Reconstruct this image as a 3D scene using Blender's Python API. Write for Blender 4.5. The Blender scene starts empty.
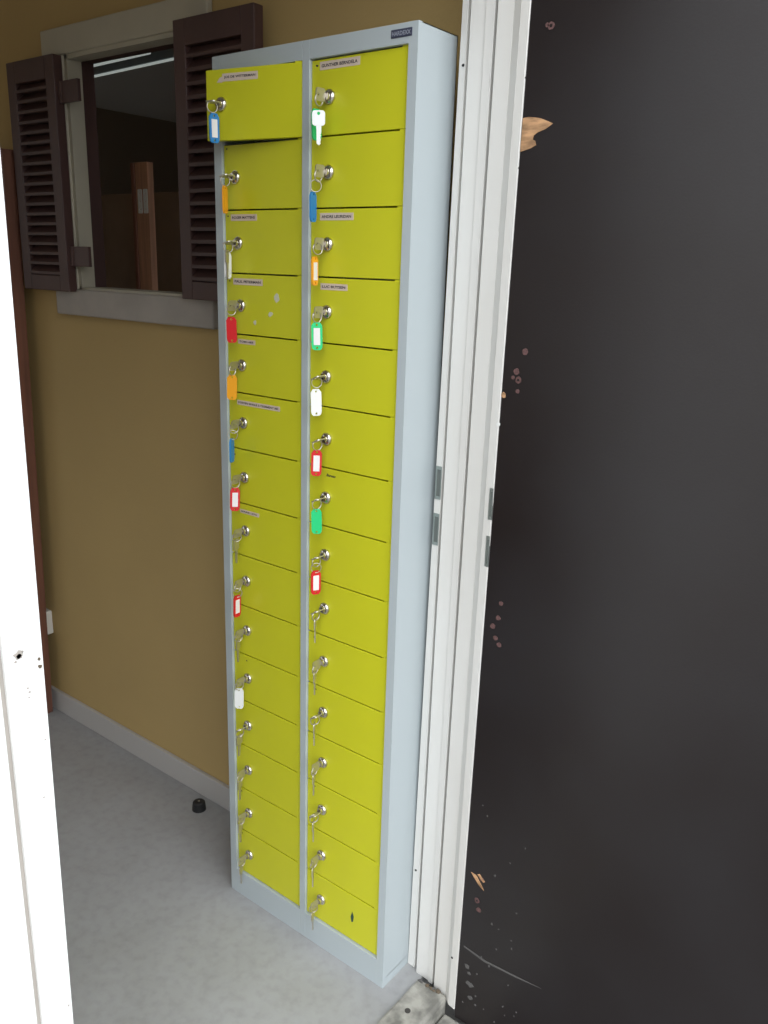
import bpy, bmesh, math, random
from mathutils import Vector, Matrix, Euler
R = math.radians
rnd = random.Random(7)
sc = bpy.context.scene
COL = sc.collection

# ------------------------------------------------------------------ camera
def cam_axes(yaw, pitch, roll):
    f = Vector((math.sin(yaw)*math.cos(pitch), math.cos(yaw)*math.cos(pitch), math.sin(pitch)))
    rt = Vector((math.cos(yaw), -math.sin(yaw), 0)); up = rt.cross(f)
    return (rt*math.cos(roll)+up*math.sin(roll), up*math.cos(roll)-rt*math.sin(roll), f)
cd = bpy.data.cameras.new('camera'); cam = bpy.data.objects.new('camera', cd); COL.objects.link(cam)
rt, up, fw = cam_axes(-.6541, -.2838, .0320)
m = Matrix((rt, up, -fw)).transposed().to_4x4(); m.translation = Vector((1.2965, -1.1360, 1.4466))
cam.matrix_world = m
cd.sensor_fit = 'VERTICAL'; cd.sensor_height = 24; cd.lens = 842.66/1024*24; cd.clip_start = .02
sc.camera = cam

# ------------------------------------------------------------------ light: overcast daylight through the doorway and added openings
w = bpy.data.worlds.new('overcast_sky'); sc.world = w; w.use_nodes = True
nt = w.node_tree; nt.nodes.clear()
out = nt.nodes.new('ShaderNodeOutputWorld'); bg = nt.nodes.new('ShaderNodeBackground')
tc = nt.nodes.new('ShaderNodeTexCoord'); sx = nt.nodes.new('ShaderNodeSeparateXYZ'); rp = nt.nodes.new('ShaderNodeValToRGB')
rp.color_ramp.elements[0].position = 0.0; rp.color_ramp.elements[0].color = (.17, .165, .155, 1)
rp.color_ramp.elements[1].position = .9; rp.color_ramp.elements[1].color = (.93, .97, 1.0, 1)
e = rp.color_ramp.elements.new(.18); e.color = (.56, .59, .63, 1)
nt.links.new(tc.outputs['Generated'], sx.inputs[0]); nt.links.new(sx.outputs['Z'], rp.inputs[0])
mr = nt.nodes.new('ShaderNodeMapRange'); mr.inputs['From Min'].default_value = -1; mr.inputs['From Max'].default_value = 1
mr.inputs['To Min'].default_value = 1.0; mr.inputs['To Max'].default_value = 3.4       # the overcast sky is brighter on the side the doorway faces
nt.links.new(sx.outputs['X'], mr.inputs[0]); nt.links.new(rp.outputs[0], bg.inputs[0]); nt.links.new(mr.outputs[0], bg.inputs[1])
nt.links.new(bg.outputs[0], out.inputs[0])
sc.view_settings.view_transform = 'Standard'; sc.view_settings.look = 'None'
sc.view_settings.exposure = 0.79; sc.view_settings.gamma = 1.0; sc.view_settings.use_curve_mapping = False
sc.cycles.use_denoising = True
sc.cycles.max_bounces = 12; sc.cycles.diffuse_bounces = 8
sc.cycles.sample_clamp_indirect = 4.0

# ------------------------------------------------------------------ materials
def mat(name, col, rough=.6, metal=0, spec=.5, noise=0, nscale=8, bump=0, bscale=60, col2=None, detail=5, stretch=None, coat=0):
    mt = bpy.data.materials.new(name); mt.use_nodes = True
    n = mt.node_tree.nodes; L = mt.node_tree.links; b = n['Principled BSDF']
    b.inputs['Base Color'].default_value = (*col, 1); b.inputs['Roughness'].default_value = rough
    b.inputs['Metallic'].default_value = metal; b.inputs['Specular IOR Level'].default_value = spec
    if coat: b.inputs['Coat Weight'].default_value = coat
    t = n.new('ShaderNodeTexCoord'); mp = n.new('ShaderNodeMapping'); L.new(t.outputs['Object'], mp.inputs[0])
    if stretch: mp.inputs['Scale'].default_value = stretch
    if noise or col2:
        ns = n.new('ShaderNodeTexNoise'); ns.inputs['Scale'].default_value = nscale; ns.inputs['Detail'].default_value = detail
        L.new(mp.outputs[0], ns.inputs[0])
        c = n.new('ShaderNodeValToRGB'); L.new(ns.outputs[0], c.inputs[0])
        c2 = col2 or tuple(x*(1-noise) for x in col)
        c.color_ramp.elements[0].position = .35; c.color_ramp.elements[0].color = (*c2, 1)
        c.color_ramp.elements[1].position = .65; c.color_ramp.elements[1].color = (*col, 1)
        L.new(c.outputs[0], b.inputs['Base Color'])
    if bump:
        nb = n.new('ShaderNodeTexNoise'); nb.inputs['Scale'].default_value = bscale; nb.inputs['Detail'].default_value = 4
        L.new(mp.outputs[0], nb.inputs[0])
        bp = n.new('ShaderNodeBump'); bp.inputs['Strength'].default_value = bump; bp.inputs['Distance'].default_value = .002
        L.new(nb.outputs[0], bp.inputs['Height']); L.new(bp.outputs[0], b.inputs['Normal'])
    return mt
M = {}
M['steel_grey'] = mat('light_grey_enamel', (.455, .505, .52), .42, bump=.08, bscale=500)
M['steel_dark'] = mat('shelf_steel', (.30, .33, .35), .5)
M['lime'] = mat('lime_yellow_enamel', (.63, .62, .017), .38, bump=.05, bscale=400, noise=.05, nscale=4)
M['chrome'] = mat('lock_chrome', (.72, .68, .62), .16, metal=1)
M['nickel'] = mat('key_nickel', (.58, .54, .47), .36, metal=.85)
M['slot'] = mat('keyhole_black', (.01, .01, .01), .6)
M['sticker'] = mat('label_paper', (.66, .54, .44), .6)
M['ink'] = mat('label_ink', (.03, .03, .035), .7)
M['badge'] = mat('badge_plate', (.045, .05, .085), .4)
M['badge_text'] = mat('badge_lettering', (.30, .32, .38), .4)
M['chip_paint'] = mat('bare_primer', (.60, .60, .46), .6)
M['green_sticker'] = mat('dark_green_sticker', (.01, .06, .05), .4)
M['wall'] = mat('ochre_wall_paint', (.51, .36, .145), .75, noise=.06, nscale=3, bump=.25, bscale=180)
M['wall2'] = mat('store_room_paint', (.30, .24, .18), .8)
M['skirt'] = mat('grey_skirting', (.50, .48, .46), .5)
M['trimcream'] = mat('cream_trim_paint', (.50, .46, .36), .45, noise=.08, nscale=12)
M['trimgrey'] = mat('worn_grey_sill_paint', (.42, .38, .34), .5, noise=.12, nscale=14)
M['white'] = mat('white_gloss_paint', (.80, .80, .78), .35, noise=.03, nscale=5)
M['frame'] = mat('off_white_frame_paint', (.77, .755, .72), .4, col2=(.70, .675, .63), nscale=7, stretch=(1, 1, .25))
M['frame_dirty'] = mat('worn_frame_paint', (.64, .62, .57), .5, noise=.22, nscale=22)
M['gap'] = mat('groove_shade_and_gaps', (.05, .045, .04), .8)  # dark tone: painted groove shade, also cracks, holes and a screw head
M['shutter'] = mat('dark_brown_shutter', (.085, .043, .038), .45, noise=.2, nscale=10, stretch=(1, 1, .2))
M['brownboard'] = mat('reddish_brown_wood', (.24, .10, .065), .5, noise=.3, nscale=14, stretch=(3, 3, .2))
M['postwood'] = mat('post_wood', (.60, .32, .20), .5, noise=.3, nscale=20, stretch=(3, 3, .2))
M['boardwood'] = mat('pale_brown_board', (.32, .22, .15), .6, noise=.2, nscale=9)
M['ceil'] = mat('ceiling_white', (.70, .70, .68), .8)
M['plastic_white'] = mat('white_plastic', (.78, .76, .70), .35)
M['plastic_black'] = mat('black_rubber', (.012, .012, .013), .5)
M['strike'] = mat('strike_plate_steel', (.36, .40, .38), .4, metal=.8)
M['dirt'] = mat('corner_dirt', (.12, .09, .06), .9)
M['recess'] = mat('mortise_recess', (.12, .135, .125), .6)
M['wood_raw'] = mat('splintered_wood', (.60, .34, .17), .7, noise=.55, nscale=120, stretch=(.3, 1, 1))
M['filler'] = mat('pink_filler', (.15, .075, .07), .8, noise=.4, nscale=300)
M['dust'] = mat('plaster_dust', (.10, .095, .09), .9)
M['sillwood'] = mat('weathered_sill', (.38, .365, .32), .8, noise=.55, nscale=34, bump=.5, bscale=90)
M['ground'] = mat('grey_ground', (.17, .165, .155), .9, noise=.4, nscale=12, bump=.5, bscale=60)
def tagmat(n, c): return mat('tag_'+n, c, .3, spec=.5)
T = dict(blue=tagmat('blue', (.02, .20, .50)), red=tagmat('red', (.62, .015, .02)), green=tagmat('green', (.02, .60, .20)),
         orange=tagmat('orange', (.85, .36, .02)), white=tagmat('white', (.80, .80, .78)))
M['tagpaper'] = mat('tag_paper', (.80, .76, .76), .5)

def floor_material():
    mt = bpy.data.materials.new('grey_floor_lino'); mt.use_nodes = True
    n = mt.node_tree.nodes; L = mt.node_tree.links; b = n['Principled BSDF']
    t = n.new('ShaderNodeTexCoord')
    a = n.new('ShaderNodeTexNoise'); a.inputs['Scale'].default_value = 5; a.inputs['Detail'].default_value = 8; a.inputs['Roughness'].default_value = .65
    c = n.new('ShaderNodeTexNoise'); c.inputs['Scale'].default_value = 45; c.inputs['Detail'].default_value = 5
    L.new(t.outputs['Object'], a.inputs[0]); L.new(t.outputs['Object'], c.inputs[0])
    r = n.new('ShaderNodeValToRGB'); L.new(a.outputs[0], r.inputs[0])
    r.color_ramp.elements[0].position = .32; r.color_ramp.elements[0].color = (.32, .318, .315, 1)
    r.color_ramp.elements[1].position = .68; r.color_ramp.elements[1].color = (.37, .37, .375, 1)
    r2 = n.new('ShaderNodeValToRGB'); L.new(c.outputs[0], r2.inputs[0])
    r2.color_ramp.elements[0].position = .30; r2.color_ramp.elements[0].color = (.90, .895, .89, 1)
    r2.color_ramp.elements[1].position = .55; r2.color_ramp.elements[1].color = (1, 1, 1, 1)
    mx = n.new('ShaderNodeMix'); mx.data_type = 'RGBA'; mx.blend_type = 'MULTIPLY'; mx.inputs[0].default_value = 1
    L.new(r.outputs[0], mx.inputs[6]); L.new(r2.outputs[0], mx.inputs[7]); L.new(mx.outputs[2], b.inputs['Base Color'])
    b.inputs['Roughness'].default_value = .62
    bp = n.new('ShaderNodeBump'); bp.inputs['Strength'].default_value = .25; bp.inputs['Distance'].default_value = .002
    L.new(c.outputs[0], bp.inputs['Height']); L.new(bp.outputs[0], b.inputs['Normal'])
    return mt
M['floor'] = floor_material()
def dark_door_material():
    mt = bpy.data.materials.new('dark_brown_door_paint'); mt.use_nodes = True
    n = mt.node_tree.nodes; L = mt.node_tree.links; b = n['Principled BSDF']
    t = n.new('ShaderNodeTexCoord')
    a = n.new('ShaderNodeTexNoise'); a.inputs['Scale'].default_value = 3.2; a.inputs['Detail'].default_value = 7
    L.new(t.outputs['Object'], a.inputs[0])
    r = n.new('ShaderNodeValToRGB'); L.new(a.outputs[0], r.inputs[0])
    r.color_ramp.elements[0].position = .35; r.color_ramp.elements[0].color = (.011, .007, .007, 1)
    r.color_ramp.elements[1].position = .7; r.color_ramp.elements[1].color = (.017, .014, .015, 1)
    L.new(r.outputs[0], b.inputs['Base Color'])
    r3 = n.new('ShaderNodeMapRange'); r3.inputs['To Min'].default_value = .30; r3.inputs['To Max'].default_value = .40
    L.new(a.outputs[0], r3.inputs[0]); L.new(r3.outputs[0], b.inputs['Roughness'])
    c = n.new('ShaderNodeTexNoise'); c.inputs['Scale'].default_value = 260; c.inputs['Detail'].default_value = 2
    L.new(t.outputs['Object'], c.inputs[0])
    bp = n.new('ShaderNodeBump'); bp.inputs['Strength'].default_value = .15; bp.inputs['Distance'].default_value = .001
    L.new(c.outputs[0], bp.inputs['Height']); L.new(bp.outputs[0], b.inputs['Normal'])
    return mt
M['darkdoor'] = dark_door_material()

# ------------------------------------------------------------------ mesh helpers
def box(bm, x0, x1, y0, y1, z0, z1, mi=0, bev=0):
    vs = [bm.verts.new((x, y, z)) for z in (z0, z1) for y in (y0, y1) for x in (x0, x1)]
    F = [(0, 2, 3, 1), (4, 5, 7, 6), (0, 1, 5, 4), (2, 6, 7, 3), (0, 4, 6, 2), (1, 3, 7, 5)]
    fs = [bm.faces.new([vs[i] for i in f]) for f in F]
    for f in fs: f.material_index = mi
    if bev:
        es = list({e for f in fs for e in f.edges})
        r = bmesh.ops.bevel(bm, geom=es, offset=bev, segments=2, profile=.5, affect='EDGES')
        for f in r['faces']: f.material_index = mi
    return vs
def prism(bm, pts, y0, y1, mi=0):
    """polygon given in (x, z), extruded from y0 (front) to y1"""
    a = [bm.verts.new((x, y0, z)) for x, z in pts]; b = [bm.verts.new((x, y1, z)) for x, z in pts]
    f = bm.faces.new(a); f.material_index = mi; g = bm.faces.new(b[::-1]); g.material_index = mi
    for i in range(len(pts)):
        j = (i+1) % len(pts); h = bm.faces.new([a[j], a[i], b[i], b[j]]); h.material_index = mi
    bmesh.ops.recalc_face_normals(bm, faces=bm.faces)
def loft(bm, bot, top, z0, z1, mi=0):
    """footprint polygon (x, y) at the bottom and at the top"""
    a = [bm.verts.new((x, y, z0)) for x, y in bot]; b = [bm.verts.new((x, y, z1)) for x, y in top]
    n = len(a); fs = [bm.faces.new(a[::-1]), bm.faces.new(b)]
    for i in range(n):
        j = (i+1) % n; fs.append(bm.faces.new([a[i], a[j], b[j], b[i]]))
    for f in fs: f.material_index = mi
    bmesh.ops.recalc_face_normals(bm, faces=fs)
def cyl(bm, c, axis, r, h, seg=20, mi=0, r2=None):
    q = Vector(axis).normalized().to_track_quat('Z', 'Y').to_matrix().to_4x4()
    M4 = Matrix.Translation(Vector(c)) @ q
    g = bmesh.ops.create_cone(bm, cap_ends=True, segments=seg, radius1=r, radius2=r if r2 is None else r2, depth=h, matrix=M4)
    for v in g['verts']:
        for f in v.link_faces: f.material_index = mi
    return g['verts']
def torus(bm, c, normal, R0, r0, seg=28, sub=8, mi=0, arc=1.0):
    q = Vector(normal).normalized().to_track_quat('Z', 'Y').to_matrix()
    rings = []
    for i in range(seg):
        a = 2*math.pi*i/seg*arc; ring = []
        for j in range(sub):
            b = 2*math.pi*j/sub; rr = R0+r0*math.cos(b)
            ring.append(bm.verts.new(Vector(c)+q @ Vector((rr*math.cos(a), rr*math.sin(a), r0*math.sin(b)))))
        rings.append(ring)
    for i in range(seg if arc == 1 else seg-1):
        k = (i+1) % seg
        for j in range(sub):
            l = (j+1) % sub
            f = bm.faces.new([rings[i][j], rings[k][j], rings[k][l], rings[i][l]]); f.material_index = mi; f.smooth = True
def dome(bm, c, r, ry, mi=0, seg=24, rings=6):
    """flattened half sphere bulging towards -y"""
    prev = None
    for i in range(rings+1):
        a = math.pi/2*i/rings; rr = r*math.cos(a); y = c[1]-ry*math.sin(a)
        if i == rings: cur = [bm.verts.new((c[0], y, c[2]))]
        else: cur = [bm.verts.new((c[0]+rr*math.cos(2*math.pi*k/seg), y, c[2]+rr*math.sin(2*math.pi*k/seg))) for k in range(seg)]
        if prev:
            for k in range(seg):
                l = (k+1) % seg
                f = bm.faces.new([prev[k], prev[l], cur[0]] if len(cur) == 1 else [prev[k], prev[l], cur[l], cur[k]])
                f.smooth = True; f.material_index = mi
        prev = cur
def plate_with_holes(bm, outline, holes, y0, y1, mi=0):
    """outline/holes in (x,z); flat plate built by triangle fill and extruded in y"""
    edges = []
    for loop in [outline]+holes:
        vs = [bm.verts.new((x, y0, z)) for x, z in loop]
        edges += [bm.edges.new((vs[i], vs[(i+1) % len(vs)])) for i in range(len(vs))]
    g = bmesh.ops.triangle_fill(bm, use_beauty=True, use_dissolve=False, edges=edges)
    fs = [f for f in g['geom'] if isinstance(f, bmesh.types.BMFace)]
    ex = bmesh.ops.extrude_face_region(bm, geom=fs)
    bmesh.ops.translate(bm, vec=(0, y1-y0, 0), verts=[v for v in ex['geom'] if isinstance(v, bmesh.types.BMVert)])
    for f in bm.faces:
        if not f.tag: f.material_index = mi; f.tag = True
    bmesh.ops.recalc_face_normals(bm, faces=bm.faces)
def circ(x, z, r, n=14): return [(x+r*math.cos(2*math.pi*i/n), z+r*math.sin(2*math.pi*i/n)) for i in range(n)]
def rrect(x0, x1, z0, z1, r, n=4):
    pts = []
    for cx, cz, a0 in ((x1-r, z1-r, 0), (x0+r, z1-r, 90), (x0+r, z0+r, 180), (x1-r, z0+r, 270)):
        for i in range(n+1):
            a = R(a0+90*i/n); pts.append((cx+r*math.cos(a), cz+r*math.sin(a)))
    return pts
def obj(name, bm, mats, parent=None, loc=None, smooth=False):
    me = bpy.data.meshes.new(name); bm.to_mesh(me); bm.free()
    for k in (mats if isinstance(mats, (list, tuple)) else [mats]): me.materials.append(M[k] if isinstance(k, str) else k)
    if smooth:
        for p in me.polygons: p.use_smooth = True
    o = bpy.data.objects.new(name, me); COL.objects.link(o)
    if parent: o.parent = parent
    if loc: o.location = loc
    return o
def structure(o): o['kind'] = 'structure'; return o
def tag(o, label, cat, group=None):
    o['label'] = label; o['category'] = cat
    if group: o['group'] = group
    return o
def empty(name, loc=(0, 0, 0), rot=(0, 0, 0)):
    o = bpy.data.objects.new(name, None); o.location = loc; o.rotation_euler = rot; COL.objects.link(o); o.empty_display_size = .02
    return o
def text_into(bm, s, x, z, y, height, width=None, mi=1, shear=0):
    """adds flat lettering facing -y; x,z = lower left corner"""
    cu = bpy.data.curves.new('lettering', 'FONT'); cu.body = s; cu.size = 1; cu.resolution_u = 2; cu.shear = shear; cu.offset = .028
    to = bpy.data.objects.new('lettering', cu); COL.objects.link(to)
    dg = bpy.context.evaluated_depsgraph_get(); me = bpy.data.meshes.new_from_object(to.evaluated_get(dg))
    xs = [v.co.x for v in me.vertices]; zs = [v.co.y for v in me.vertices]
    k = height/(max(zs)-min(zs)); kx = (width/(max(xs)-min(xs))) if width else k
    x0, z0 = min(xs), min(zs)
    n0 = len(bm.verts); vs = [bm.verts.new((x+(v.co.x-x0)*kx, y, z+(v.co.y-z0)*k)) for v in me.vertices]
    for p in me.polygons:
        try: f = bm.faces.new([vs[i] for i in p.vertices]); f.material_index = mi
        except ValueError: pass
    bpy.data.objects.remove(to); bpy.data.curves.remove(cu); bpy.data.meshes.remove(me)

# ------------------------------------------------------------------ room shell
YW = .2076       # back wall plane
XI, XO = .462, .60    # inner and outer face of the doorway wall
CE = 2.45
bm = bmesh.new(); box(bm, -2.6, .508, -3.2, .33, -.10, 0)
structure(obj('floor', bm, 'floor'))
bm = bmesh.new(); box(bm, .508, 9, -9, 9, -.30, -.045)
structure(obj('floor_outside', bm, 'ground'))
bm = bmesh.new(); box(bm, -2.6, XO, -3.2, .33, CE, CE+.1)
structure(obj('ceiling', bm, 'ceil'))
# back wall with the window opening
WX0, WX1, WZ0, WZ1 = -.772, -.30, 1.362, 1.925
bm = bmesh.new()
box(bm, -2.6, WX0, YW, YW+.07, 0, CE); box(bm, WX1, XO, YW, YW+.07, 0, CE)
box(bm, WX0, WX1, YW, YW+.07, 0, WZ0); box(bm, WX0, WX1, YW, YW+.07, WZ1, CE)
structure(obj('wall_back', bm, 'wall'))
bm = bmesh.new(); box(bm, -2.7, -2.6, -3.2, -2.6, 0, CE); box(bm, -2.7, -2.6, -.9, .33, 0, CE)
box(bm, -2.7, -2.6, -2.6, -.9, 0, 1.0); box(bm, -2.7, -2.6, -2.6, -.9, 2.1, CE)  # unseen opening in this wall, added so daylight reaches the back wall
structure(obj('wall_left', bm, 'wall'))
bm = bmesh.new(); box(bm, -2.7, -2.2, -3.3, -3.2, 0, CE); box(bm, -.4, XO, -3.3, -3.2, 0, CE)
box(bm, -2.2, -.4, -3.3, -3.2, 0, .95); box(bm, -2.2, -.4, -3.3, -3.2, 1.75, CE)  # second added opening out of view, brings more daylight to the back wall
structure(obj('wall_front', bm, 'wall'))
# doorway wall: beyond the leaf, above the opening, and the short return behind the jamb
bm = bmesh.new()
box(bm, XI, XO, -3.2, -1.62, 0, CE); box(bm, XI, XO, -1.62, YW, 2.12, CE)
box(bm, XI+.03, XO, .093, YW, 0, 2.12)
structure(obj('wall_right', bm, 'frame'))
# skirting
bm = bmesh.new(); box(bm, -2.6, XI, YW-.012, YW, 0, .0712, bev=.002)
structure(obj('baseboard_back', bm, 'skirt'))

# ------------------------------------------------------------------ right door jamb (stepped, double rebated)
ZJ = 2.12; s = ZJ/1.85
def edge(xb, xt): return xb, xb+(xt-xb)*s
E0 = edge(.4620, .4790); E1 = edge(.4900, .5000); E2 = edge(.5235, .5300); E3 = edge(.5430, .5545)
E4 = edge(.5745, .5845); E5 = edge(.5900, .6035); E6 = edge(.6060, .6190)
j = bmesh.new()
def strip(a, b, ya, yb, mi=0, z0=.0):
    loft(j, [(a[0], ya), (b[0], yb), (b[0], .100), (a[0], .100)], [(a[1], ya), (b[1], yb), (b[1], .100), (a[1], .100)], z0, ZJ, mi)
def off(e, d): return (e[0]+d, e[1]+d)
strip(E0, off(E1, -.0090), .088, .087)
strip(off(E1, -.0090), off(E1, .0008), .096, .096, 1)  # dark strip paints the shadow in the first groove
strip(off(E1, .0008), E2, .079, .078)
strip(E2, off(E3, -.0078), .0755, .0745)
strip(off(E3, -.0078), off(E3, .0010), .090, .090, 1)  # groove shadow of the second step, painted dark
strip(off(E3, .0010), E4, .068, .066)
strip(E4, E5, .066, .0545)
strip(E5, E6, .0545, .052)
jamb = structure(obj('trim_1', j, ['frame', 'gap']))
md = jamb.modifiers.new('b', 'BEVEL'); md.width = .0007; md.segments = 1; md.limit_method = 'ANGLE'
def strike(x0, x1, y, z0, z1):
    b = bmesh.new(); box(b, x0, x1, y-.0012, y+.0008, z0, z1, 0)
    box(b, x0+.0035, x1-.0015, y-.0016, y-.0008, z0+.006, z1-.006, 1)
    obj('strike_plate', b, ['strike', 'recess'], jamb)
xs0 = E0[0]+(E0[1]-E0[0])*.5
strike(.4735, .4860, .0872, 1.046, 1.107); strike(.4730, .4855, .0872, .959, 1.019)
strike(.6063, .6135, .0533, 1.042, 1.097); strike(.6060, .6130, .0533, .958, 1.013)
def screw(x, y, z, r=.0022, m='slot'):
    b = bmesh.new(); cyl(b, (x, y-.0004, z), (0, 1, 0), r, .0012, 12); obj('screw', b, m, jamb)
screw(.4870, .0868, 1.752); screw(.472, .0872, .245); screw(.6135, .0532, 1.205, .0035, 'white'); screw(.592, .055, .12, .0025)
for (x0, z0, x1, z1) in ((.6195, 1.716, .6150, 1.712), (.6195, 1.595, .6155, 1.590)):
    b = bmesh.new(); prism(b, [(x0, z0), (x1, z1), (x1, z1+.0015), (x0, z0+.002)], .0525, .0535); obj('crack', b, 'gap', jamb)

# sill between the floors
b = bmesh.new()
box(b, .509, .582, -.82, .062, -.045, .012, 0, .006)
sill = structure(obj('trim_2', b, 'sillwood'))
b = bmesh.new(); cyl(b, (.541, -.020, .0122), (0, 0, 1), .006, .002, 16); obj('screw_head', b, 'gap', sill)
b = bmesh.new(); box(b, .586, .66, -.82, .050, -.045, -.020, 0, .004)
structure(obj('trim_3', b, 'sillwood'))
# bits of plaster rubble at the jamb foot
for i in range(7):
    b = bmesh.new(); bmesh.ops.create_icosphere(b, subdivisions=1, radius=.0035+.003*rnd.random())
    for v in b.verts: v.co *= .7+.6*rnd.random(); v.co.z *= .5
    o = obj('rubble', b, 'dust' if i % 2 else 'dirt', sill, (.512+.05*rnd.random(), .053+.006*rnd.random(), .0135))

# ------------------------------------------------------------------ dark door leaf, folded open outwards
DY = .0540
b = bmesh.new(); loft(b, [(E6[0]+.0006, DY), (1.46, DY), (1.46, DY+.04), (E6[0]+.0006, DY+.04)], [(E6[1]+.0006, DY), (1.46, DY), (1.46, DY+.04), (E6[1]+.0006, DY+.04)], -.018, ZJ-.005)
leaf = structure(obj('door_2', b, 'darkdoor'))
def jag(cx, cz, r, n=9, k=.35, sx=1, sz=1):
    return [(cx+sx*r*(1-k+2*k*rnd.random())*math.cos(2*math.pi*i/n), cz+sz*r*(1-k+2*k*rnd.random())*math.sin(2*math.pi*i/n)) for i in range(n)]
# splintered wood patch by the frame
b = bmesh.new()
prism(b, [(.6190, 1.662), (.630, 1.663), (.648, 1.660), (.661, 1.655), (.669, 1.6515), (.658, 1.645), (.645, 1.641), (.639, 1.637), (.638, 1.632),
          (.642, 1.630), (.644, 1.624), (.636, 1.620), (.627, 1.618), (.6185, 1.616)], DY-.0012, DY+.001)
obj('splintered_patch', b, 'wood_raw', leaf)
b = bmesh.new(); prism(b, [(.622, .341), (.640, .322), (.652, .315), (.648, .322), (.633, .340)], DY-.0012, DY+.001)
prism(b, [(.636, .343), (.650, .332), (.653, .335), (.640, .346)], DY-.0012, DY+.001); obj('splintered_patch', b, 'wood_raw', leaf)
b = bmesh.new(); prism(b, jag(.6195, 1.2535, .004, 7), DY-.0012, DY+.001); obj('splintered_patch', b, 'wood_raw', leaf)
for (x, z, r) in ((.6537, 1.7794, .0055), (.6475, 1.781, .0030), (.652, 1.325, .0050), (.6395, 1.2930, .0050), (.6440, 1.2800, .0055), (.6440, 1.262, .0035), (.6340, 1.283, .003),
                  (.6430, .8990, .0040), (.6394, .8710, .0045), (.6300, .8530, .0050), (.6370, .8330, .0045), (.6450, .8220, .0045),
                  (.6460, .3370, .0050), (.6390, .2850, .0055), (.6440, .2660, .0050)):
    b = bmesh.new(); prism(b, jag(x, z, r, 12, .12), DY-.0008, DY+.001)
    if r > .0052: prism(b, circ(x, z, r*.4, 8), DY-.0011, DY-.0007, 1)
    obj('filled_screw_hole', b, ['filler', 'darkdoor'], leaf)
# scrapes and dust specks low down
b = bmesh.new(); prism(b, [(.618, .166), (.665, .160), (.735, .166), (.786, .171), (.735, .1625), (.664, .1555), (.617, .163)], DY-.0006, DY+.001)
for _ in range(26):
    x = .62+.13*rnd.random(); z = .03+.5*rnd.random()**2; prism(b, jag(x, z, .0012+.0013*rnd.random(), 6), DY-.0006, DY+.001)
for x, z, r in ((.628, .122, .006), (.633, .108, .004), (.636, .083, .007), (.64, .052, .005)): prism(b, jag(x, z, r, 9, .4), DY-.0006, DY+.001)
obj('scrape_marks', b, 'dust', leaf)

# ------------------------------------------------------------------ white door leaf at the left of the doorway
b = bmesh.new()
yg = -.7415
loft(b, [(.460, -.706), (.502, -.706), (.502, yg+.002), (.460, yg+.002)], [(.460, -.6925), (.502, -.6925), (.502, yg-.004), (.460, yg-.004)], .004, 2.10)
loft(b, [(.460, yg+.002), (.4975, yg+.002), (.4975, yg-.004), (.460, yg-.004)], [(.460, yg-.004), (.4975, yg-.004), (.4975, yg-.010), (.460, yg-.010)], .004, 2.10, 1)
loft(b, [(.460, yg-.004), (.5005, yg-.004), (.5005, -1.62), (.460, -1.62)], [(.460, yg-.010), (.5005, yg-.010), (.5005, -1.62), (.460, -1.62)], .004, 2.10)
wl = structure(obj('door_1', b, ['white', 'trimgrey']))
def mark(y, z, r, m='gap', k=.3):
    b = bmesh.new(); n = 9
    vs = [b.verts.new((.5027, y+r*(1-k+2*k*rnd.random())*math.cos(2*math.pi*i/n), z+r*(1-k+2*k*rnd.random())*math.sin(2*math.pi*i/n))) for i in range(n)]
    b.faces.new(vs); ex = bmesh.ops.extrude_face_region(b, geom=b.faces[:]); bmesh.ops.translate(b, vec=(-.001, 0, 0), verts=[v for v in ex['geom'] if isinstance(v, bmesh.types.BMVert)])
    bmesh.ops.recalc_face_normals(b, faces=b.faces)
    return obj('paint_chip', b, m, wl)
mark(-.7262, 1.040, .0052, 'trimgrey', .45); mark(-.7262, 1.039, .0028, 'gap'); mark(-.7215, 1.043, .0013, 'trimgrey'); mark(-.7300, 1.034, .0013, 'trimgrey')
for y, z, r in ((-.7195, .999, .0011), (-.7180, .994, .0013), (-.7190, .988, .001), (-.7040, 1.028, .0020), (-.7036, 1.019, .0022), (-.7054, .93, .001), (-.713, .86, .0012), (-.7070, .56, .0012)):
    mark(y, z, r, 'trimgrey' if z < 1 else 'dirt')

# ------------------------------------------------------------------ window in the back wall
YT = YW-.016
def beam(bm, *a, **k): box(bm, *a, **k)
b = bmesh.new(); box(b, WX0-.09, WX0, YT, YW, WZ0-.0, WZ1+.0, 0, .003)      # left trim
box(b, WX0-.09, WX1+.07, YT, YW, WZ1, WZ1+.062, 0, .003)                       # head trim
box(b, WX1, WX1+.065, YT, YW, WZ0, WZ1, 0, .003)                               # right trim
win = structure(obj('window_1', b, 'trimcream'))
b = bmesh.new(); box(b, WX0-.098, WX1+.072, YT-.006, YW, WZ0-.068, WZ0, 0, .004)
obj('window_sill', b, 'trimgrey', win)
b = bmesh.new()
box(b, WX0-.001, WX0+.012, YW-.010, YW+.030, WZ0, WZ1); box(b, WX1-.012, WX1, YW-.010, YW+.030, WZ0, WZ1)
box(b, WX0, WX1, YW-.010, YW+.030, WZ1-.010, WZ1); box(b, WX0, WX1, YW-.010, YW+.07, WZ0-.002, WZ0+.006)
obj('window_lining', b, 'trimcream', win)
b = bmesh.new()
box(b, WX0-.001, WX0+.005, YW+.030, YW+.07, WZ0+.006, WZ1); box(b, WX1-.022, WX1, YW+.030, YW+.07, WZ0+.006, WZ1); box(b, WX0, WX1, YW+.030, YW+.07, WZ1-.006, WZ1)
obj('window_frame', b, 'shutter', win)

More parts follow.
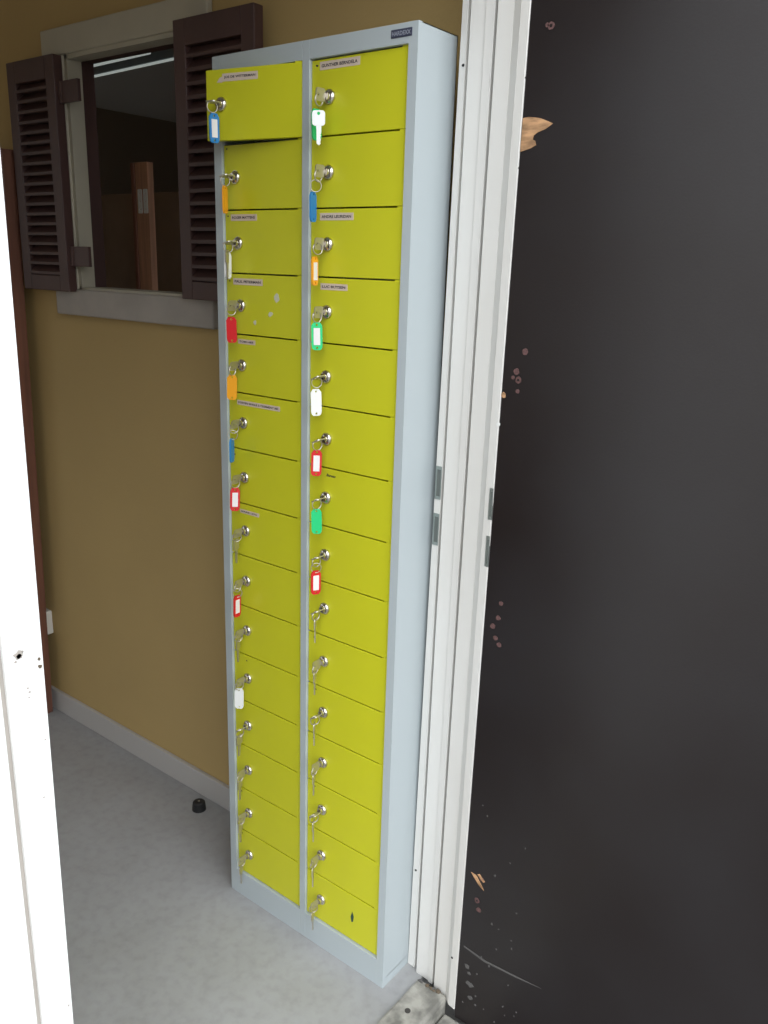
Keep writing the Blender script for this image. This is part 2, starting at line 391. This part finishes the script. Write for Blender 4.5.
# shutters: stiles, rails and tilted louvres
def shutter(x0, x1, z0, z1, y0, label, n=19, hinge_side=None):
    t = empty('louvred_shutter', ((x0+x1)/2, y0, z0)); w = (x1-x0)/2; h = z1-z0; th = .026
    b = bmesh.new()
    box(b, -w, -w+.038, -th, 0, 0, h, 0, .002); box(b, w-.038, w, -th, 0, 0, h, 0, .002)
    box(b, -w+.038, w-.038, -th, 0, 0, .040, 0, .002); box(b, -w+.038, w-.038, -th, 0, h-.052, h, 0, .002)
    obj('shutter_frame', b, 'shutter', t)
    b = bmesh.new(); H0, H1 = .040, h-.052
    for i in range(n):
        z = H0+(i+.5)*(H1-H0)/n; a = (H1-H0)/n
        vs = [(-th+.001, z-a*.42), (-.004, z+a*.40), (-.004, z+a*.64), (-th+.001, z-a*.14)]
        A = [b.verts.new((-w+.036, y, zz)) for y, zz in vs]; B = [b.verts.new((w-.036, y, zz)) for y, zz in vs]
        b.faces.new(A); b.faces.new(B[::-1])
        for k in range(4): b.faces.new([A[(k+1) % 4], A[k], B[k], B[(k+1) % 4]])
    box(b, -w+.036, w-.036, -.004, -.001, H0, H1)
    bmesh.ops.recalc_face_normals(b, faces=b.faces)
    obj('louvres', b, 'shutter', t)
    if hinge_side:
        for z in (h-.110, .065):
            b = bmesh.new(); sx = hinge_side
            xa, xb = (w-.012, w+.078) if sx > 0 else (-w-.07, -w+.012)
            box(b, xa, xb, -.012, -.003, z, z+.050, 0, .001)
            cyl(b, (w+.003 if sx > 0 else -w-.003, -.010, z+.025), (0, 0, 1), .006, .05, 12)
            obj('hinge_strap', b, 'shutter', t)
    return tag(t, label, 'shutter', 'louvred shutters beside the window')
shutter(-.986, -.770, 1.356, 1.922, YW-.018, 'dark brown louvred shutter folded open left of the window, with its hinge straps showing', hinge_side=1)
shutter(-.302, -.055, 1.360, 1.932, YW-.024, 'dark brown louvred shutter right of the window, partly hidden behind the lime locker cabinet', n=18)

# store room behind the window
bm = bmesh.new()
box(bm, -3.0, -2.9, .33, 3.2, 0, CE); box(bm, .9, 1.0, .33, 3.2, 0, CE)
box(bm, -3.0, .2, 3.2, 3.3, 0, CE); box(bm, .75, 1.0, 3.2, 3.3, 0, CE); box(bm, .2, .75, 3.2, 3.3, 0, .9); box(bm, .2, .75, 3.2, 3.3, 2.0, CE)  # slot in the far wall is added to let some daylight into this room
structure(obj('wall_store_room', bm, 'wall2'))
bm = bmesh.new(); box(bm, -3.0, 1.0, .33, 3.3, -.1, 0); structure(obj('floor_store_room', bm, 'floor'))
bm = bmesh.new(); box(bm, -3.0, 1.0, .33, 3.3, 2.2, 2.3)
cs = structure(obj('ceiling_store_room', bm, 'ceil'))
M['streak_glow'] = mat('reflected_streak_glow', (.8, .8, .78), .4); _b = M['streak_glow'].node_tree.nodes['Principled BSDF']
_b.inputs['Emission Color'].default_value = (.9, 1, .95, 1); _b.inputs['Emission Strength'].default_value = .16  # made-up glow, no real fitting: stands in for bright reflected streaks
for (xa, ya, xb, yb, lab) in ((-1.95, 1.010, -1.45, .985, 'thin glowing strip standing in for a reflection at the top of the window, the farther up of two'), (-2.02, 1.125, -1.35, 1.085, 'thin glowing strip standing in for a reflection at the top of the window, the lower of two')):
    t = empty('glow_streak', ((xa+xb)/2, (ya+yb)/2, 2.15), (0, 0, math.atan2(yb-ya, xb-xa))); L_ = math.hypot(xb-xa, yb-ya)/2
    b = bmesh.new(); box(b, -L_, L_, -.004, .016, .010, .05, 0, .002); obj('streak_backing', b, 'steel_dark', t)
    b = bmesh.new(); cyl(b, (0, 0, .005), (1, 0, 0), .0045, 2*L_-.01, 14); obj('streak_rod', b, 'streak_glow', t, smooth=False)
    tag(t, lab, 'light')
# upright wooden door edge with two hinge leaves
t = empty('wooden_door_edge', (-.895, .5, 0))
t.name = 'wooden_post'
b = bmesh.new(); box(b, -.024, .034, 0, .022, .0, 1.715, 0, .002); obj('board', b, 'postwood', t)
b = bmesh.new(); box(b, -.040, -.0245, -.004, .022, .0, 1.714, 0, .002); obj('edge_strip', b, 'brownboard', t)
for x in (-.012, .014):
    b = bmesh.new(); plate_with_holes(b, rrect(x, x+.018, 1.574, 1.641, .003), [circ(x+.009, 1.585+.022*k, .0028, 10) for k in range(3)], -.003, -.0005)
    obj('hinge_plate', b, 'white', t)
tag(t, 'upright brown wooden post with two white hinge plates seen through the window', 'post')
b = bmesh.new(); box(b, -1.56, -.945, .72, .745, 0, 1.655, 0, .003)
tag(obj('brown_panel', b, 'boardwood'), 'plain brown board standing behind the wooden post in the dark store room', 'board')

# reddish brown board at the far left
t = empty('wooden_board', (-1.30, .16, 0))
b = bmesh.new()
loft(b, [(-.20, -.02), (.238, -.02), (.238, .02), (-.20, .02)], [(-.20, -.02), (.296, -.02), (.296, .02), (-.20, .02)], 0.0, 1.7165)
md = obj('plank', b, 'brownboard', t).modifiers.new('b', 'BEVEL'); md.width = .003; md.segments = 2
for zr in (.08, 1.45):
    b = bmesh.new(); box(b, -.20, .20, -.026, -.019, zr, zr+.12, 0, .002); obj('cross_rail', b, 'brownboard', t)
tag(t, 'reddish brown wooden board standing upright against the ochre wall at its left end', 'board')

# socket
t = empty('wall_socket', (-1.085, YW, .312))
b = bmesh.new(); box(b, -.035, .020, -.026, 0, -.040, .040, 0, .004); obj('housing', b, 'plastic_white', t)
b = bmesh.new(); cyl(b, (-.008, -.027, 0), (0, 1, 0), .018, .002, 24); obj('socket_face', b, 'skirt', t)
tag(t, 'small white surface socket low on the ochre wall', 'socket')

# doorstop
t = empty('doorstop', (-.296, .150, 0))
b = bmesh.new(); cyl(b, (0, 0, .011), (0, 0, 1), .019, .022, 28, r2=.0165); cyl(b, (0, 0, .0235), (0, 0, 1), .0165, .003, 28, r2=.013); obj('rubber_body', b, 'plastic_black', t, smooth=False)
b = bmesh.new(); cyl(b, (0, 0, .0254), (0, 0, 1), .003, .0015, 16); obj('screw_cap', b, 'nickel', t)
tag(t, 'small round black rubber doorstop on the grey floor near the skirting', 'doorstop')

# ------------------------------------------------------------------ locker cabinet
W, D, H = .4612, .1062, 1.80
ZT, ZB = 1.7661, .0673
PITCH = (ZT-ZB)/15
def row(k): return ZT-k*PITCH-.0024*k*(15-k)/56+(.004 if k == 0 else -.002 if k == 15 else 0)
XL = (.0212, .2236); XR = (.2412, .4432)        # door spans
YD = .0055                                        # door face sits behind the frame front
cab = empty('locker_cabinet', (0, 0, 0))
b = bmesh.new()
t_ = .0015
box(b, 0, .0205, 0, .012, 0, H, 0, .0008)                       # left stile
box(b, .2240, .2405, 0, .012, .0, H, 0, .0008)                  # middle post
box(b, .4437, W, 0, .0118, 0, H)                       # right stile
box(b, .0205, .2240, 0, .012, ZT+.0048, H, 0, .0006); box(b, .2405, .4437, 0, .012, ZT+.0048, H, 0, .0006)
box(b, .0205, .2240, 0, .012, 0, ZB-.0028, 0, .0006); box(b, .2405, .4437, 0, .012, 0, ZB-.0028, 0, .0006)
box(b, 0, t_, .010, D, 0, H); box(b, W-t_-.001, W, .0118, D, 0.0, H)    # side sheets
box(b, 0, W, D-t_, D, 0, H); box(b, 0, W, .010, D, H-t_, H); box(b, 0, W, .010, D, .02, .0215)
obj('cabinet_body', b, 'steel_grey', cab)
b = bmesh.new()
for k in range(0, 16):
    z = row(k); box(b, .0205, .2240, .030, D-.002, z-.0006, z+.0006); box(b, .2405, .4437, .030, D-.002, z-.0006, z+.0006)
box(b, .2300, .2318, .012, D-.002, .03, H-.01)
obj('shelf_rack', b, 'steel_dark', cab)
b = bmesh.new(); box(b, .4105, .4500, -.0012, .0004, 1.7805, 1.7920, 0, .0003)
text_into(b, 'HARDEXX', .4125, 1.7832, -.0014, .006, .0355)
obj('maker_badge', b, ['badge', 'badge_text'], cab)

LOCK_L = (.0278, .0525, .0570, .0620, .0625, .0635, .0648, .0655, .0656, .0650, .0650, .0632, .0622, .0614, .0606)
LABELS = {('L', 0): (.034, .104, 'JOS DE WITTERMAN', .0125, .030), ('L', 2): (.0370, .1065, 'ROGER MATTENS', .0115, .0085), ('L', 3): (.0405, .1200, 'PAUL PETERMAN', .0120, .0100),
          ('L', 4): (.0505, .0985, 'TOM HEE', .0090, .0100), ('L', 5): (.0450, .1640, 'POSTEN SINGLE S-TISSEMENT BEI', .0095, .0175), ('L', 7): (.0480, .1036, 'MARIE LEFA', .0080, .0150),
          ('R', 0): (.2590, .3448, 'GUNTHER BERNDELA', .0125, -.0005), ('R', 2): (.2622, .3375, 'ANDRE LEURIDAN', .0120, .0085), ('R', 3): (.2649, .3272, 'LUC BUYSEN', .0110, .0120)}
def make_door(col, k):
    x0, x1 = XL if col == 'L' else XR
    wd = x1-x0; ht = row(k)-row(k+1)-.0026; z0 = row(k+1)+.0013
    ang = -10.6 if (col, k) == ('L', 0) else 0
    d = None
    # local frame: hinge edge at the right (x = 0), door runs to -x
    b = bmesh.new(); box(b, -wd, -.0003, 0, .0022, 0, ht, 0, .0008)
    box(b, -wd, -wd+.001, .002, .013, .0005, ht-.0005); box(b, -.0013, -.0003, .002, .013, .0005, ht-.0005)
    box(b, -wd+.001, -.0013, .002, .013, .0003, .001); box(b, -wd+.001, -.0013, .002, .013, ht-.001, ht-.0003)
    if (col, k) == ('L', 3):
        for x, z, r in ((.1575, 1.3842, .0075), (.1400, 1.3546, .0055), (.0986, 1.3373, .0045)):
            prism(b, jag(x-x1, z-z0, r, 7, .4), -.0004, .0004, 1)
    if (col, k) == ('R', 14):
        prism(b, [(.3710-x1, .139-z0), (.3755-x1, .128-z0), (.3735-x1, .114-z0), (.3695-x1, .112-z0), (.3670-x1, .124-z0)], -.0004, .0004, 2)
    d = obj('door', b, ['lime', 'chip_paint', 'green_sticker'], cab, (x1, YD, z0))
    if ang: d.rotation_euler.z = R(-ang); d.location.y = .001
    # lock
    lx = (LOCK_L[k] if col == 'L' else .2848+(0 if 4 < k else -.003))-x1
    lz = ht/2+((-.002 if 1 < k < 6 else .003 if 7 < k < 11 else 0))
    if (col, k) == ('L', 0): lx = -.1690; lz = .0590
    b = bmesh.new(); cyl(b, (lx, -.0015, lz), (0, 1, 0), .0118, .003, 28); dome(b, (lx, -.003, lz), .0112, .0052)
    cyl(b, (lx, -.0092, lz), (0, 1, 0), .0062, .0042, 20)
    box(b, lx-.0008, lx+.0008, -.0120, -.0110, lz-.0035, lz+.0035, 1)
    obj('lock', b, ['chrome', 'slot'], d)
    # hinge knuckle in the gap near the hinge side
    b = bmesh.new(); box(b, -.0150, -.0010, .0006, .004, ht-.0006, ht+.0022, 0); obj('hinge', b, 'lime', d)
    # stickers
    if (col, k) in LABELS:
        a, c, s, h, dz = LABELS[(col, k)]
        if (col, k) == ('L', 0): a, c, dz = x1-wd+.036, x1-wd+.112, .0075
        b = bmesh.new(); zz = ht-dz-h+(.0 if dz > 0 else -.001)
        if dz < 0: zz = ht-.0035-h
        elif (col, k) != ('L', 0): zz = ht-dz*.75-h
        box(b, a-x1, c-x1, -.0004, .0002, zz, zz+h)
        m_ = h*.30; text_into(b, s, a-x1+.004, zz+m_, -.0006, h-2*m_, (c-a)-.009)
        if (col, k) == ('L', 0): prism(b, [(a-x1-.012, zz-.001), (a-x1, zz-.0015), (a-x1, zz+.008), (a-x1-.006, zz+.006)], -.0004, .0002)
        obj('name_label', b, ['sticker', 'ink'], d)
    if (col, k) == ('R', 6):
        b = bmesh.new(); text_into(b, 'Bureau', .2840-x1, ht-.0145, -.0004, .0055, .0230, 0, .35); obj('pen_marking', b, 'ink', d)
    marks = {('L', 1): (.0275, .006), ('L', 2): (.0275, .0095), ('L', 3): (.0290, .013), ('R', 0): (.2510, .0085), ('L', 6): (.0340, .012), ('L', 8): (.0330, .012), ('L', 10): (.0590, .012),
             ('R', 9): (.2560, .009), ('R', 10): (.2600, .009), ('R', 11): (.2560, .009), ('R', 12): (.2600, .009), ('R', 13): (.2570, .009), ('L', 13): (.0350, .009), ('L', 14): (.0350, .009)}
    if (col, k) in marks:
        mx, dz = marks[(col, k)]; s = str(k+1 if col == 'L' else k+16)
        b = bmesh.new(); prism(b, jag(mx-x1+.0015, ht-dz, .0017, 7, .3, 1.4 if col == 'R' else 1, 1), -.0003, .0002); obj('pen_dot', b, 'ink', d)
    return d, lx, lz
doors = {}
for col in 'LR':
    for k in range(15): doors[(col, k)] = make_door(col, k)
tag(cab, 'tall narrow grey steel cabinet with two columns of lime yellow locker doors', 'locker cabinet')

# ------------------------------------------------------------------ keys
def key_mesh():
    b = bmesh.new()
    plate_with_holes(b, rrect(-.0105, .0105, -.0230, 0, .0045), [circ(0, -.0045, .0026, 10)], -.0010, .0010)
    prism(b, [(-.0042, -.0225), (.0042, -.0225), (.0042, -.029), (.0040, -.034), (.0026, -.036), (.0036, -.0385), (.0024, -.041), (.0034, -.044), (.0022, -.047), (.0028, -.050), (0, -.0525), (-.0036, -.050), (-.0036, -.029)], -.0010, .0010)
    return b
KEY = bpy.data.meshes.new('key'); b = key_mesh(); b.to_mesh(KEY); b.free(); KEY.materials.append(M['nickel'])
BRIGHT = bpy.data.meshes.new('key'); b = key_mesh(); b.to_mesh(BRIGHT); b.free(); BRIGHT.materials.append(mat('bright_key_nickel', (.86, .86, .84), .45, metal=.6))
b = bmesh.new(); torus(b, (0, 0, -.0095), (0, 1, 0), .0095, .0008, 26, 6); torus(b, (0, .0013, -.0095), (0, 1, 0), .0095, .0007, 26, 6)
RING = bpy.data.meshes.new('ring'); b.to_mesh(RING); b.free(); RING.materials.append(M['nickel'])
# key in the lock: blade along +y, bow sticking out towards -y, bow plane vertical
b = bmesh.new()
plate_with_holes(b, rrect(-.024, -.0025, -.0100, .0100, .0042), [circ(-.0195, 0, .0024, 10)], -.0010, .0010)
prism(b, [(-.0035, -.0036), (.004, -.0036), (.004, .0036), (-.0035, .0036)], -.0009, .0009)
b.transform(Matrix.Rotation(R(90), 4, 'Z'))
INKEY = bpy.data.meshes.new('inserted_key'); b.to_mesh(INKEY); b.free(); INKEY.materials.append(M['nickel'])
TAGS = {}
def tag_meshes(cname, paper):
    key = (cname, paper)
    if key in TAGS: return TAGS[key]
    b = bmesh.new()
    out = [(-.0105, -.007), (-.006, -.0005), (.006, -.0005), (.0105, -.007), (.0105, -.044), (.0095, -.049), (.0060, -.0525), (-.0060, -.0525), (-.0095, -.049), (-.0105, -.044)]
    plate_with_holes(b, out, [circ(0, -.0050, .0021, 10), circ(0, -.0482, .0021, 10)], -.0015, .0015)
    me = bpy.data.meshes.new('key_tag'); b.to_mesh(me); b.free(); me.materials.append(T[cname])
    pm = None
    if paper:
        b = bmesh.new(); box(b, -.0062, .0062, -.0021, -.0014, -.0430, -.0110); pm = bpy.data.meshes.new('paper_insert'); b.to_mesh(pm); b.free(); pm.materials.append(M['tagpaper'])
    TAGS[key] = (me, pm); return TAGS[key]
# (tag colour, paper, turn of the tag in degrees [0 = face to the doorway side, 90 = edge on], spare key turn or None, bow roll, label)
K = {
 ('L', 0): ('blue', True, 28, None, 90, 'keys with a blue tag holding a white paper, on the ajar top left locker door'),
 ('L', 1): ('orange', False, 74, None, 80, 'keys with an orange tag seen edge on, below the ajar door'),
 ('L', 2): ('white', False, 62, 80, 75, 'keys with a narrow white tag turned sideways, on the locker labelled third from top left'),
 ('L', 3): ('red', False, -5, None, 20, 'keys with a plain red tag beside the door with pale scuffed paint patches'),
 ('L', 4): ('orange', False, -8, None, 30, 'keys with an orange tag with two holes facing front, left column'),
 ('L', 5): ('blue', False, 76, None, 25, 'keys with a blue tag seen edge on, on the locker with the longest name strip'),
 ('L', 6): ('red', True, 14, None, 20, 'keys with a red tag holding white paper, upper one in the left column'),
 ('L', 7): (None, False, 0, 70, 15, 'bare keys in the left column between two red tags'),
 ('L', 8): ('red', True, 52, None, 15, 'keys with a narrow red tag turned sideways, lowest red one in the left column'),
 ('L', 9): (None, False, 0, 76, 10, 'bare keys in the left column directly above the white tag'),
 ('L', 10): ('white', False, -6, None, 5, 'keys with a white tag facing front, lowest tag in the left column'),
 ('L', 11): (None, False, 0, 60, 55, 'bare keys in the left column directly below the white tag'),
 ('L', 12): (None, False, 0, 72, 5, 'bare keys in the left column, third lock from the bottom counting upward past two others'),
 ('L', 13): (None, False, 0, 70, 5, 'bare keys in the left column, second lock from the bottom'),
 ('L', 14): (None, False, 0, 74, 5, 'bare keys in the left column, bottom lock'),
 ('R', 0): ('green', False, 42, -8, 5, 'keys with a twisted green tag and a bright spare key hanging in front of it'),
 ('R', 1): ('blue', False, 62, None, 5, 'keys with a blue tag turned sideways, on the middle post below the bright spare key'),
 ('R', 2): ('orange', True, 60, None, 5, 'keys with a narrow orange tag turned sideways, right column'),
 ('R', 3): ('green', True, 0, None, 5, 'keys with a green tag holding a white paper, right column'),
 ('R', 4): ('white', False, 14, None, 65, 'keys with a white tag hanging in the right column'),
 ('R', 5): ('red', True, 2, None, 65, 'keys with a red tag holding white paper, upper one in the right column'),
 ('R', 6): ('green', False, -6, None, 65, 'keys with a plain green tag below the handwritten word, right column'),
 ('R', 7): ('red', True, 22, None, 65, 'keys with a red tag holding white paper, lowest tag in the right column'),
 ('R', 8): (None, False, 0, 84, 60, 'bare keys in the right column directly below the lowest red tag'),
 ('R', 9): (None, False, 0, 80, 0, 'bare keys in the right column, second set below the red tag'),
 ('R', 10): (None, False, 0, 84, 60, 'bare keys in the right column, third set below the red tag'),
 ('R', 11): (None, False, 0, 80, 0, 'bare keys in the right column, fourth lock from the bottom'),
 ('R', 12): (None, False, 0, 82, 60, 'bare keys in the right column, third lock from the bottom'),
 ('R', 13): (None, False, 0, 80, 0, 'bare keys in the right column, directly above the bottom lock'),
 ('R', 14): (None, False, 0, 74, 0, 'bare keys on the bottom right door with the small dark green sticker'),
}
K[('L', 2)] = K[('L', 2)][:5] + ('keys with a narrow white tag turned sideways, directly below the edge-on orange tag',)
K[('L', 12)] = K[('L', 12)][:5] + ('bare keys in the left column, third lock from the bottom',)
SHIFT = {('R', 0): (-.007, .002, -.004), ('R', 1): (-.009, -.002, -.016), ('R', 2): (-.006, 0, -.004), ('L', 5): (-.006, 0, -.012), ('R', 4): (-.001, 0, -.003), ('R', 7): (0, 0, -.008), ('L', 8): (-.001, 0, -.008), ('L', 0): (.004, 0, -.002), ('L', 10): (0, 0, .003), ('L', 3): (.001, 0, -.004)}
FACE = 41                      # turn that shows a plate square to someone standing outside the doorway
bpy.context.view_layer.update()
for (col, k), (tc_, paper, turn, spare, roll, label) in K.items():
    d, lx, lz = doors[(col, k)]
    p = d.matrix_world @ Vector((lx, -.0115, lz))
    root = empty('key_set', p, (0, 0, d.rotation_euler.z))
    def part(me, par=root, loc=(0, 0, 0), rot=(0, 0, 0)):
        o = bpy.data.objects.new(me.name.split('.')[0], me); COL.objects.link(o); o.parent = par; o.location = loc; o.rotation_euler = rot; return o
    part(INKEY, loc=(0, .001, 0), rot=(0, R(roll), 0))
    by = -.0150
    jz = rnd.uniform(-3, 3); sh = SHIFT.get((col, k), (0, 0, 0))
    part(RING, loc=(0, by, .0015), rot=(0, 0, R(FACE+rnd.uniform(20, 60))))
    if tc_:
        me, pm = tag_meshes(tc_, paper)
        tg = part(me, loc=tuple(a+c for a, c in zip((-.0005, by-.001, -.0165), SHIFT.get((col, k), (0, 0, 0)))), rot=(0, R(jz), R(FACE+turn)))
        tg.scale = (.92, 1, .92)
        if pm: part(pm, par=tg)
    if sh[2] < -.006: part(RING, loc=(sh[0]*.6, by-.001, sh[2]*.5-.006), rot=(0, 0, R(FACE+8)))
    if spare is not None:
        off_ = (.0035, by-.006, -.0135) if tc_ else (-.001, by-.001, -.0120)
        if (col, k) == ('R', 0): off_ = (.008, by-.010, -.0260)
        sp = part(BRIGHT if (col, k) == ('R', 0) else KEY, loc=off_, rot=(0, R(jz*.5), R(FACE+spare)))
        sp.name = 'spare_key'
    tag(root, label, 'keys', 'key sets in the locker locks')
